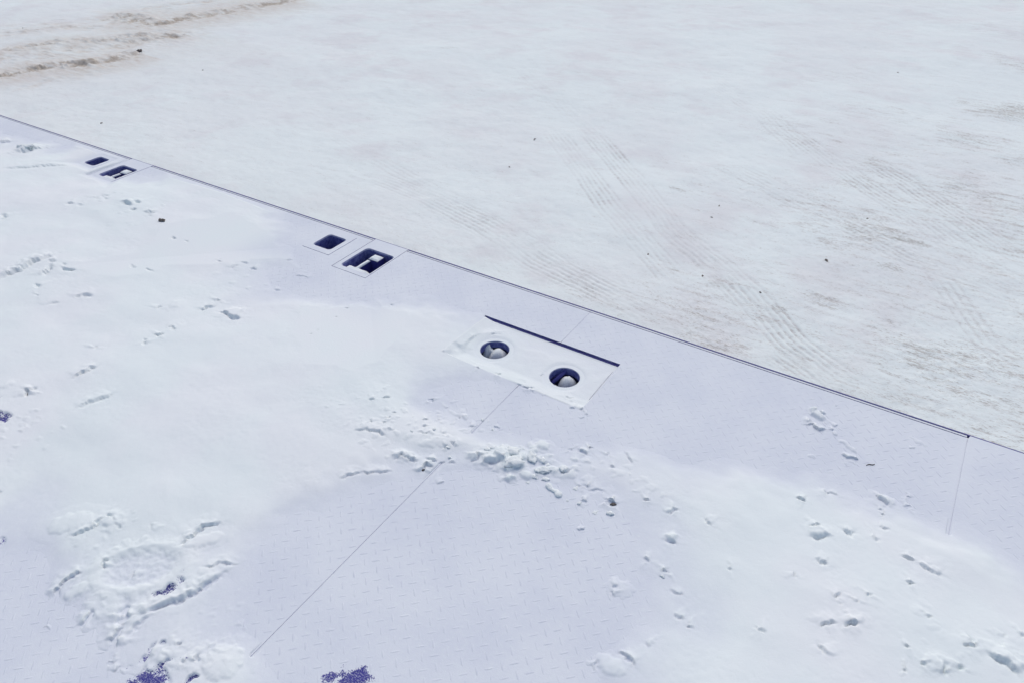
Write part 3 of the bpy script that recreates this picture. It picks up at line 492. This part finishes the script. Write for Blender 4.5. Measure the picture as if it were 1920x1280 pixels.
# side rail: strip beside the plates, bare outer lip, web and lower flange
for a, b in ((DECK_X0, BL[1][0]-.004), (BL[1][1]+g, BL[0][0]-.004), (BL[0][1]+g, SEAM2-.002)):
    P_(boxes('rail_strip', [(a, b, .0042, LIP-.0022, -.06, -.0008)], M_STEEL))
P_(boxes('rail_lip', [(DECK_X0, DECK_X1, LIP+.0004, LIP+.0044, -.010, -.0001)], M_PAINT))
P_(boxes('side_rail', [(DECK_X0, DECK_X1, -.004, LIP+.001, -.20, -.0605), (DECK_X0, DECK_X1, -.09, -.0045, -.20, -.19)], M_PAINT))
P_(boxes('side_rail', [(DECK_X0, DECK_X1, DECK_Y0-.02, DECK_Y0-.003, -.20, -.001)], M_PAINT))
for y in (-.82, -1.80):
    P_(boxes('main_beam', [(DECK_X0, DECK_X1, y-.075, y+.075, -.20, -.185), (DECK_X0, DECK_X1, y-.006, y+.006, -.50, -.20), (DECK_X0, DECK_X1, y-.075, y+.075, -.515, -.50)], M_DARK))
for k in range(18):
    x = DECK_X0+.3+k*.72
    P_(boxes('cross_member', [(x-.03, x+.03, DECK_Y0+.01, -.10 if -4.2 < x < -1.8 else -.01, -.185, -.13 if -1.4 < x < -.7 else -.012)] , M_DARK)) if not (-1.36 < x < -.70 or -4.1 < x < -3.6 or -2.35 < x < -1.8) else None
# floor pan below the joints so that no daylight shows through them
P_(boxes('joint_backing', [(SEAM1-.0009, SEAM1+.0009, DECK_Y0, HATCH[2]-.02, -.014, -.0010), (SEAM1-.0009, SEAM1+.0009, hy1+.009, -.002, -.014, -.0010), (SEAM2-.0009, SEAM2+.0009, DECK_Y0, -.002, -.014, -.0010)], M_STEEL))

# flanged square pockets
def square_pocket(q, qo, lab):
    bm = bmesh.new(); ring_mesh(bm, q, rrect(*qo, .016), .0012, .007, .16)
    o = P_(bm_obj('square_pocket', bm, M_STEEL)); o['label'] = lab
    z = boxes('pocket_floor', [(qo[0]-.004, qo[1]+.004, qo[2]-.004, qo[3]+.004, -.165, -.16)], M_DARK); z.parent = o  # near-black floor: shade of the deep hole put into its colour
square_pocket(SQ[0], SQO[0], 'flanged square hole on the near side of the nearer pair')
square_pocket(SQ[1], SQO[1], 'flanged square hole of the far pair, half drifted over')
# lashing pocket blocks
def snowcap(name, x0, x1, y0, y1, z, h, parent, seed=0, nseg=10):
    xs = np.linspace(x0, x1, nseg); ys = np.linspace(y0, y1, nseg); X, Y = np.meshgrid(xs, ys)
    u = (X-x0)/(x1-x0)*2-1; v = (Y-y0)/(y1-y0)*2-1
    e = np.clip(1-np.maximum(np.abs(u), np.abs(v))**6, 0, 1)
    Zc = z + h*e*(1+.25*gnoise(X*60+seed, Y*60)) - .0006*(e < .01)
    i = np.arange(nseg*nseg).reshape(nseg, nseg)
    me = mesh_np(name, np.stack([X, Y, Zc], -1).reshape(-1, 3), np.stack([i[:-1,:-1], i[:-1,1:], i[1:,1:], i[1:,:-1]], -1).reshape(-1, 4))
    smooth(me); add_attr(me, 'thick', np.full(nseg*nseg, .01))
    return link(name, me, M_SNOW, parent)
def lashing_pocket(q, qo, lab, k):
    bm = bmesh.new(); ring_mesh(bm, q, rrect(*qo, .017), .0010, .12, .22)
    o = P_(bm_obj('lashing_pocket', bm, M_STEEL)); o['label'] = lab
    z = boxes('pocket_floor', [(qo[0]-.004, qo[1]+.004, qo[2]-.004, qo[3]+.004, -.23, -.22)], M_DARK); z.parent = o  # floor colour carries the darkness of the pocket's depth
    w = qo[1]-qo[0]; L = qo[3]-qo[2]
    dx = qo[0] + .30*w
    # sloping shelf against the left wall, dividing web, block at the far end, near ledge
    bm = bmesh.new()
    box(bm, qo[0]+.001, dx+.004, qo[2]+.001, qo[3]-.001, -.10, -.075)
    z = bm_obj('pocket_shelf', bm, M_PAINT); z.parent = o
    z = boxes('divider_web', [(dx+.004, dx+.014, qo[2]+.010, qo[3]-.03, -.15, -.020)], M_PAINT, None, .002); z.parent = o
    bx0, bx1, by0, by1 = dx+.004, dx+.056, qo[3]-.055, qo[3]-.012
    z = boxes('lashing_block', [(bx0, bx1, by0, by1, -.11, -.012)], M_PAINT, None, .003); z.parent = o
    c = snowcap('snow_cap', bx0+.001, bx1-.001, by0+.001, by1-.001, -.0125, .006, o, k)
    z = boxes('near_ledge', [(qo[0]+.012, qo[1]-.03, qo[2]+.001, qo[2]+.032, -.06, -.019)], M_PAINT, None, .003); z.parent = o
    snowcap('snow_cap', qo[0]+.010, qo[1]-.028, qo[2]+.001, qo[2]+.035, -.0195, .012, o, k+3)
    snowcap('snow_cap', dx+.002, dx+.016, qo[2]+.02, qo[3]-.05, -.0205, .006, o, k+5)
lashing_pocket(BL[0], BLO[0], 'lashing pocket at the deck edge with a snow capped block inside', 1)
lashing_pocket(BL[1], BLO[1], 'far lashing pocket whose near corner is drifted over', 9)

# hatch cover sunk in the deck, two round holes in it
ZH = -.0095
mid = (HOLES[0][0]+HOLES[1][0])/2
bm = bmesh.new()
ring_mesh(bm, (HATCH[0], mid, HATCH[2], HATCH[3]), circle(*HOLES[0]), ZH, .012, .028, .0015, .003)
ring_mesh(bm, (mid, HATCH[1], HATCH[2], HATCH[3]), circle(*HOLES[1]), ZH, .012, .028, .0015, .003)
hatch = P_(bm_obj('hatch_cover', bm, M_STEEL)); add_attr(hatch.data, 'packed', np.full(len(hatch.data.vertices), .85)); hatch['label'] = 'sunken cover plate with two round holes'
P_(boxes('hatch_coaming', [(hx0-.012, hx1+.012, hy1, hy1+.008, -.15, -.0085), (hx0-.012, hx1+.012, hy0-.008, hy0, -.15, -.0085),
      (hx0-.008, hx0, hy0, hy1, -.15, -.0085), (hx1, hx1+.008, hy0, hy1, -.15, -.0085), (hx0-.008, hx1+.008, hy0-.008, hy1+.008, -.16, -.1505)], M_STEEL))
P_(boxes('hatch_seat_gap_fill', [(hx0, hx1, HATCH[3]+.0002, hy1-.0003, -.034, -.0068), (HATCH[1]+.0002, hx1-.0003, hy0, hy1-.007, -.034, -.0068), (hx0+.0003, hx0+.012, hy0, hy1-.017, -.034, -.0225)], M_PAINT))  # far and right strips added in the gap, whose blue was lost in shade
# things seen through the right hand hole: slanting bar and stiffener
bm = bmesh.new()
pa, pb = Vector((-.895, -.300, -.016)), Vector((-.935, -.385, -.058))
bmesh.ops.create_cone(bm, cap_ends=True, segments=16, radius1=.0075, radius2=.0075, depth=(pb-pa).length)
bmesh.ops.transform(bm, matrix=Matrix.Translation((pa+pb)/2) @ (pb-pa).to_track_quat('Z', 'Y').to_matrix().to_4x4(), verts=bm.verts)
P_(bm_obj('slanting_bar', bm, M_PAINT))
P_(boxes('stiffener', [(-1.262, -1.256, -.40, -.25, -.145, -.045)], M_RUST))

# ------------------------------------------------------------------ snow lying on the deck
def build_snow():
    fx = lambda x: .0032 + .0040*max(0, -1.6-x) + .006*max(0, x-.7)
    fy = lambda y: .0032 + .004*max(0, -1.98-y)
    xs = grid_axis(DECK_X0+.01, DECK_X1-.01, fx)
    ys = -grid_axis(0.0006, -DECK_Y0-.004, lambda a: fy(-a))[::-1]
    X, Y = np.meshgrid(xs, ys)
    wx = X + .05*fbm(X, Y, 2.2, 3) ; wy = Y + .05*fbm(X+70, Y, 2.2, 3)
    inside = np.full(X.shape, -1e9)
    for t in THIN: inside = np.maximum(inside, in_poly_dist(wx, wy, t))
    # cover of snow: 1 in the drifts, 0 on the swept steel, feathered over about 15 cm
    M = 1 - sstep(-.20, .07, inside + .05*fbm(X, Y, 7, 3))
    ramp_ = np.clip(-inside, 0, .6)
    Z = -.0022 + M*.0050 + .018*sstep(0, .55, ramp_) + M**3*(.008*np.clip(fbm(X+4, Y, 2.0, 3)+.25, -.2, 1) + .0009*fbm(X, Y, 11, 3))
    Z = Z + .0004*M*fbm(X, Y, 60, 3, .6)*sstep(-.2, .6, fbm(X, Y, 4, 2))
    # wind crusts: broad terraces
    tt = fbm(X*.6 + Y*.5, Y*1.2 - X*.3 + 3, 1.6, 3)
    Z += M*.004*sstep(-.3, .4, tt)
    wx = X + .006*gnoise(X*55, Y*55) + .003*gnoise(X*140, Y*140); wy = Y + .006*gnoise(X*55+9, Y*55) + .003*gnoise(X*140+9, Y*140)
    r3 = random.Random(5)
    def blob(cx, cy, rx, ry, an, h, flat=2.6, add=True):
        wd = window(xs, ys, cx-1.5*max(rx, ry), cx+1.5*max(rx, ry), cy-1.5*max(rx, ry), cy+1.5*max(rx, ry))
        if not wd: return
        c, s = math.cos(an), math.sin(an)
        x, y = wx[wd]-cx, wy[wd]-cy
        d = np.hypot((x*c+y*s)/rx, (-x*s+y*c)/ry)
        Z[wd] += h*np.clip(1-d**flat, 0, 1)**.6
    for cx, cy, rx, ry, an, h in LUMPS:                           # soft bed, then the lump itself
        rx, ry = max(rx, .008), max(ry, .007)
        blob(cx, cy, rx*1.7, ry*1.7, an, h*.00025, 1.2)
        blob(cx, cy, rx, ry, an, h*.00042)
    for cx, cy, rx, ry, an, n, q0, q1, h in RUBBLE:
        for _ in range(int(n*.75)):
            a, q = r3.uniform(0, 6.28), math.sqrt(r3.random())*r3.uniform(.6, 1.25)
            u, v = rx*q*math.cos(a), max(ry, .02)*q*math.sin(a)
            sz = q0 + (q1-q0)*r3.random()**2
            blob(cx+u*math.cos(an)-v*math.sin(an), cy+u*math.sin(an)+v*math.cos(an), sz, sz*r3.uniform(.5, .9), r3.uniform(0, 3), h*.00042*r3.uniform(.3, 1)*(sz/q1)**.5)
    # boot print near the camera: pressed oval with a raised rim
    for cx, cy, rx, ry, an, h in DIPS:
        wd = window(xs, ys, cx-2*rx, cx+2*rx, cy-2*rx, cy+2*rx)
        c, s = math.cos(an), math.sin(an); x, y = wx[wd]-cx, wy[wd]-cy
        d = np.hypot((x*c+y*s)/rx, (-x*s+y*c)/ry)
        Z[wd] += .005*(1-sstep(1.0, 1.6, d)) - .0055*(1-sstep(.62, 1.02, d)) + .0012*np.exp(-((d-1.08)/.12)**2) + .0016*(1-sstep(.7, 1, d))*fbm(X[wd], Y[wd], 70, 3, .6)
    for pts, w, d, lip in CRACKS:
        w, d, lip = w*.001, d*.001, lip*.001
        xa = [q[0] for q in pts]; ya = [q[1] for q in pts]; m = 10*w + .02
        wd = window(xs, ys, min(xa)-m, max(xa)+m, min(ya)-m, max(ya)+m)
        if not wd: continue
        cell = .0032 + .0040*max(0, -1.6-xa[0]); w = max(w*.42, cell*.72)
        D, S, T = poly_eval(wx[wd], wy[wd], pts)
        e = np.clip(1.15-np.abs(2*T-1)**3, 0, 1)
        brk = .55 + .6*np.clip(.6+fbm(X[wd], Y[wd], 45, 2), 0, 1)
        sd_ = D*S; k = e*brk
        lift = np.where(sd_ > 0, np.exp(-(sd_/(6*w+.006))**1.4), np.exp(-(sd_/(1.4*w))**2)*.0)
        bed = .6*d*np.exp(-(D/(5*w+.012))**2)
        deep = np.where(sd_ > 0, np.exp(-(D/(.75*w))**2), np.exp(-(D/(1.35*w))**1.6))
        Z[wd] += e*bed*.35 + k*lip*lift - k*1.25*d*deep
    B = bare_field(X, Y)
    Z -= .014*sstep(.25, .80, B)
    # sunken cover plate: snow lies lower on it
    inh = (X > HATCH[0]) & (X < HATCH[1]) & (Y > HATCH[2]) & (Y < HATCH[3])
    fx0 = sstep(HATCH[0]-.03, HATCH[0]+.05, X); fy0 = sstep(HATCH[2]-.02, HATCH[2]+.03, Y)
    Z = np.where(inh, Z + ZH*fx0*fy0 + .0055*(1-sstep(0, .18, Y-HATCH[2])*sstep(-1.36,-1.18, X)) , Z)
    nearh = (X > hx0-.002) & (X < hx1+.004) & (Y > HATCH[3]-.004) & (Y < hy1+.005)
    Z = np.where(nearh & (Z < .02), -.03, Z)
    righth = (X > HATCH[1]-.002) & (X < hx1+.003) & (Y > -.43) & (Y < hy1+.005)
    Z = np.where(righth, -.03, Z)
    # seams stay open where the cover is thin
    for sx in (SEAM1, SEAM2):
        Z = np.where((np.abs(X-sx) < .004) & (Z < .0035) & ~inh, -.006, Z)
    flat = ZH + .0022 + .0012*fbm(X, Y, 12, 3) + .010*(1-sstep(0, .06, Y-HATCH[2])) + .030*(1-sstep(HATCH[0]+.01, HATCH[0]+.12, X + .25*(HATCH[3]-Y) + .015*fbm(X, Y, 20, 2)))
    Z = np.where(inh, np.minimum(Z, flat), Z)
    # rounded holes and pockets are open
    kill = np.zeros(X.shape, bool)
    for cx, cy, r_ in HOLES:
        d = np.hypot(X-cx, Y-cy)
        kill |= d < r_+.0008
        Z = np.where(d < r_+.05, np.minimum(Z, ZH-.0025+.20*np.maximum(d-r_-.002, 0)), Z)
    def rr(q, m):
        return (X > q[0]-m) & (X < q[1]+m) & (Y > q[2]-m) & (Y < q[3]+m)
    def rdist(q):
        return np.maximum(np.maximum(q[0]-X, X-q[1]), np.maximum(q[2]-Y, Y-q[3]))
    for q, slope in ((SQO[0], .05), (BLO[0], .05), (SQO[1], .22), (BLO[1], .22)):
        kill |= rr(q, .0008)
        Z = np.minimum(Z, -.003 + slope*np.maximum(rdist(q)-.004, 0))
    for q in (SQ[0], BL[0]):                                        # swept frames of the nearer pair
        Z = np.minimum(Z, np.where(rr(q, .004), -.003, .0 + .06*np.maximum(rdist(q), 0)))
    for q in BL:                                                    # open joint on the left of each block
        Z = np.where((np.abs(X-q[0]+.0015) < .005) & (Y > q[2]-.004), -.02, Z)
    Z = np.where((Y > -.004), -.01, Z)                              # outer joint stays open
    Z = np.where(Y > -.05, np.minimum(Z, .0005+.10*np.abs(Y)), Z)
    Z[kill] = -.05
    thick = np.where(inh, Z - ZH + .0075, Z)
    low = np.where(inh, ZH-.0035, -.0035)
    ny, nx = X.shape
    i = np.arange(nx*ny).reshape(ny, nx)
    F = np.stack([i[:-1, :-1], i[:-1, 1:], i[1:, 1:], i[1:, :-1]], -1).reshape(-1, 4)
    kf = kill.ravel(); up = (Z > low).ravel()
    ok = ~kf[F].any(1) & up[F].any(1)
    F = F[ok]
    used = np.zeros(nx*ny, bool); used[F.ravel()] = True
    idx = np.cumsum(used)-1
    V = np.stack([X, Y, np.maximum(Z, low-.02)], -1).reshape(-1, 3)[used]
    me = mesh_np('snow_cover', V, idx[F]); smooth(me)
    add_attr(me, 'thick', thick.ravel()[used]); add_attr(me, 'bare', B.ravel()[used])
    o = link('snow_cover', me, M_SNOW)
    tag(o, 'white wind crusted snow drifted over the blue trailer deck', 'snow', None, 'stuff')
    return xs, ys, Z
sxs, sys_, SZ = build_snow()
def snow_z(x, y):
    return max(0.0, float(SZ[min(len(sys_)-1, np.searchsorted(sys_, y)), min(len(sxs)-1, np.searchsorted(sxs, x))]))

# ------------------------------------------------------------------ loose things
def rock_mesh(name, seed, sx, sy, sz, rough=.25, sub=3, parts=None):
    bm = bmesh.new()
    bmesh.ops.create_icosphere(bm, subdivisions=sub, radius=1.0)
    rs = random.Random(seed); ox, oy = rs.uniform(0, 99), rs.uniform(0, 99)
    for v in bm.verts:
        c = v.co.copy()
        n = float(gnoise(np.array(c.x*1.3+ox+c.z*.7), np.array(c.y*1.3+oy-c.z*.6))) + .5*float(gnoise(np.array(c.x*3.1+ox-c.z*2), np.array(c.y*3.1+oy+c.z*1.7)))
        c *= 1 + rough*n + (.12*math.sin(c.x*9+ox)*math.cos(c.y*8+oy) if sub > 2 else 0)
        if c.z < -.35: c.z = -.35
        v.co = Vector((c.x*sx, c.y*sy, (c.z+.35)*sz))
    me = bpy.data.meshes.new(name); bm.to_mesh(me); bm.free(); smooth(me)
    return me
def clump(x, y, rx, ry, h, an, seed, label, group=None, m=None, name='snow_clump', cat='snow clump', sink=.25, z=None, rough=.5):
    me = rock_mesh(name, seed, rx, ry, h, rough)
    o = link(name, me, m or M_CLUMP)
    o.location = (x, y, (snow_z(x, y) if z is None else z) - sink*h); o.rotation_euler = (0, 0, an)
    tag(o, label, cat, group); return o
# bone shaped clump below the rubble: two knobs joined, one mesh
bm = bmesh.new()
for (cx, r_) in ((-.022, .0105), (-.012, .0085), (-.002, .0070), (.008, .0085), (.019, .0110)):
    bmesh.ops.create_icosphere(bm, subdivisions=3, radius=r_, matrix=Matrix.Translation((cx, .002*math.sin(cx*200), 0)) @ Matrix.Scale(.62, 4, (0, 0, 1)))
me = bpy.data.meshes.new('snow_clump'); bm.to_mesh(me); bm.free()
o = link('snow_clump', me, M_CLUMP); o.location = (-.656, -.826, snow_z(-.656, -.826)+.002); o.rotation_euler = (0, 0, -.25)
rm = o.modifiers.new('fuse', 'REMESH'); rm.mode = 'VOXEL'; rm.voxel_size = .0022; rm.use_smooth_shade = True
smm = o.modifiers.new('soften', 'SMOOTH'); smm.iterations = 4
tag(o, 'bone shaped white snow clump lying just below the pile of rubble snow', 'snow clump')

clump(-.800, -.800, .027, .019, .008, .9, 2, 'largest rounded snow clod on top of the broken snow pile', sink=.35)
clump(-.775, -.750, .022, .015, .006, 2.2, 3, 'smooth snow clod behind the largest one on the broken snow pile', sink=.35)
clump(-.830, -.765, .020, .016, .006, .2, 4, 'snow clod at the left shoulder of the broken snow pile', sink=.35)
clump(-.715, -.775, .020, .013, .005, .5, 5, 'flat snow clod at the right end of the broken snow pile', sink=.35)
clump(-4.505, -.235, .045, .018, .013, .5, 6, 'dirty grey snow slab tilted up on the far left of the deck', m=M_CLUMP, sink=.2)
clump(-2.992, -.404, .016, .012, .010, .3, 7, 'reddish brown dirt crumb on the snow left of the near pockets', m=M_DIRT_SHADE, name='dirt_or_shade_crumb', cat='dirt crumb', rough=.5)
clump(-.497, -.783, .008, .004, .004, .4, 8, 'black crumb added to darken a hollow right of the bone shaped clump', m=M_DIRT_SHADE, name='dirt_or_shade_crumb', cat='dirt crumb', rough=.5)  # dark debris added so that this deep snow crack reads black
clump(-2.299, -1.392, .010, .004, .005, .9, 9, 'dark sliver added as the shade of a slit in the snow near the left edge of the photo', m=M_DIRT_SHADE, name='dirt_or_shade_crumb', cat='dirt crumb', rough=.5)  # added body standing in for the shade inside a deep slit
clump(-1.011, -.958, .006, .003, .004, 1.1, 10, 'dark sliver added as the shade of a slit where the long seam dips under the snow', m=M_DIRT_SHADE, name='dirt_or_shade_crumb', cat='dirt crumb', rough=.5)  # slit shade put in as a small dark object
# dark scrap lying on the right part of the deck
bm = bmesh.new(); n = 9
for k in range(n):
    t = k/(n-1); x, y = .045+.019*t, -.273+.018*t + .0025*math.sin(t*6)
    w = .0016*(1-.5*abs(2*t-1))
    bm.verts.new((x+w, y-w, 0)); bm.verts.new((x-w, y+w, 0)); bm.verts.new((x, y, .0022))
bm.verts.ensure_lookup_table()
for k in range(n-1):
    for a, b in ((0, 2), (2, 1), (1, 0)):
        bm.faces.new((bm.verts[3*k+a], bm.verts[3*k+3+a], bm.verts[3*k+3+b], bm.verts[3*k+b]))
o = bm_obj('dark_scrap', bm, M_TWIG); o.location = (0, 0, max(snow_z(.053, -.264), 0)+.0006)
tag(o, 'thin dark scrap lying on the swept plate at the right', 'scrap')

# snow heaps inside the round holes
def heap(cx, cy, ztop, r_, h, seed, label):
    n, mm = 40, 16; V = [(cx, cy, ztop)]; F = []
    for j in range(1, mm+1):
        t = j/mm
        for i in range(n):
            a = 2*math.pi*i/n
            rr_ = r_*t*(1+.16*float(gnoise(np.array(math.cos(a)*1.5+seed), np.array(math.sin(a)*1.5+t))))
            V.append((cx+rr_*math.cos(a), cy+rr_*math.sin(a), ztop-h*(1-math.sqrt(max(0, 1-t*t)))))
    tri = [(0, 1+i, 1+(i+1) % n) for i in range(n)]
    quads = [(1+(j-1)*n+i, 1+j*n+i, 1+j*n+(i+1) % n, 1+(j-1)*n+(i+1) % n) for j in range(1, mm) for i in range(n)]
    me = bpy.data.meshes.new('snow_heap'); me.from_pydata(V, [], tri+quads); smooth(me)
    tag(link('snow_heap', me, M_CLUMP), label, 'snow heap')
heap(-.882, -.346, -.027, .040, .085, 1, 'rounded snow heap seen through the right round hole')
heap(-1.166, -.346, -.024, .044, .085, 5, 'rounded snow heap seen through the left round hole')
clump(-1.205, -.350, .024, .020, .04, .3, 13, 'small snow lump beside the heap inside the left round hole', z=-.082, sink=0)

# small clumps strewn over the deck
protos = [rock_mesh('snow_clump', 20+k, .011, .008, .009, .6, 2) for k in range(5)]
r4 = random.Random(21)
spots = []
for (cx, cy, rx, ry, an, n) in [(-1.03, -.80, .22, .12, .1, 8), (-.80, -.80, .12, .07, -.2, 9), (-.62, -.80, .14, .08, -.2, 5), (-.30, -.75, .3, .2, 0, 2)]:
    for _ in range(n):
        a, q = r4.uniform(0, 6.28), math.sqrt(r4.random()); spots.append((cx+rx*q*math.cos(a), cy+ry*q*math.sin(a)))
GROUPS = ['small snow crumb scattered in the broken snow across the middle of the deck']
for k, (x, y) in enumerate(spots):
    o = bpy.data.objects.new('snow_clump', protos[k % 5])
    if not protos[k % 5].materials: protos[k % 5].materials.append(M_CLUMP)
    s = r4.uniform(.35, .95); o.scale = (s, s, s*r4.uniform(.4, .75)); o.rotation_euler = (0, 0, r4.uniform(0, 6.28))
    o.location = (x, y, snow_z(x, y)-.002*s); col.objects.link(o)
    tag(o, GROUPS[0], 'snow clump', 'small snow crumbs strewn over the deck')

# dark clods on the ground
LAB = ['brown frozen clod beside the sandy rut at the upper left', 'dark clod alone on clean snow right of the middle of the yard', 'tiny dark clod above the tyre tracks at the right', 'brown clod on the snow just beyond the far left deck edge',
 None, None, None, None, None, None, None, None, None, None, None, None]
for k, (x, y) in enumerate(GSTONES):
    big = .05 if k == 0 else (.014 if k in (1, 3) else .009)
    lab = LAB[k] or 'small dark crumb of dirt on the trampled snow of the yard'
    clump(x, y, big, big*.6, big*.5, r4.uniform(0, 3), 40+k, lab, None if LAB[k] else 'dark dirt crumbs on the yard', M_DIRT_SHADE, 'dirt_clod', 'dirt clod', .3, ground_z(x, y), .5)
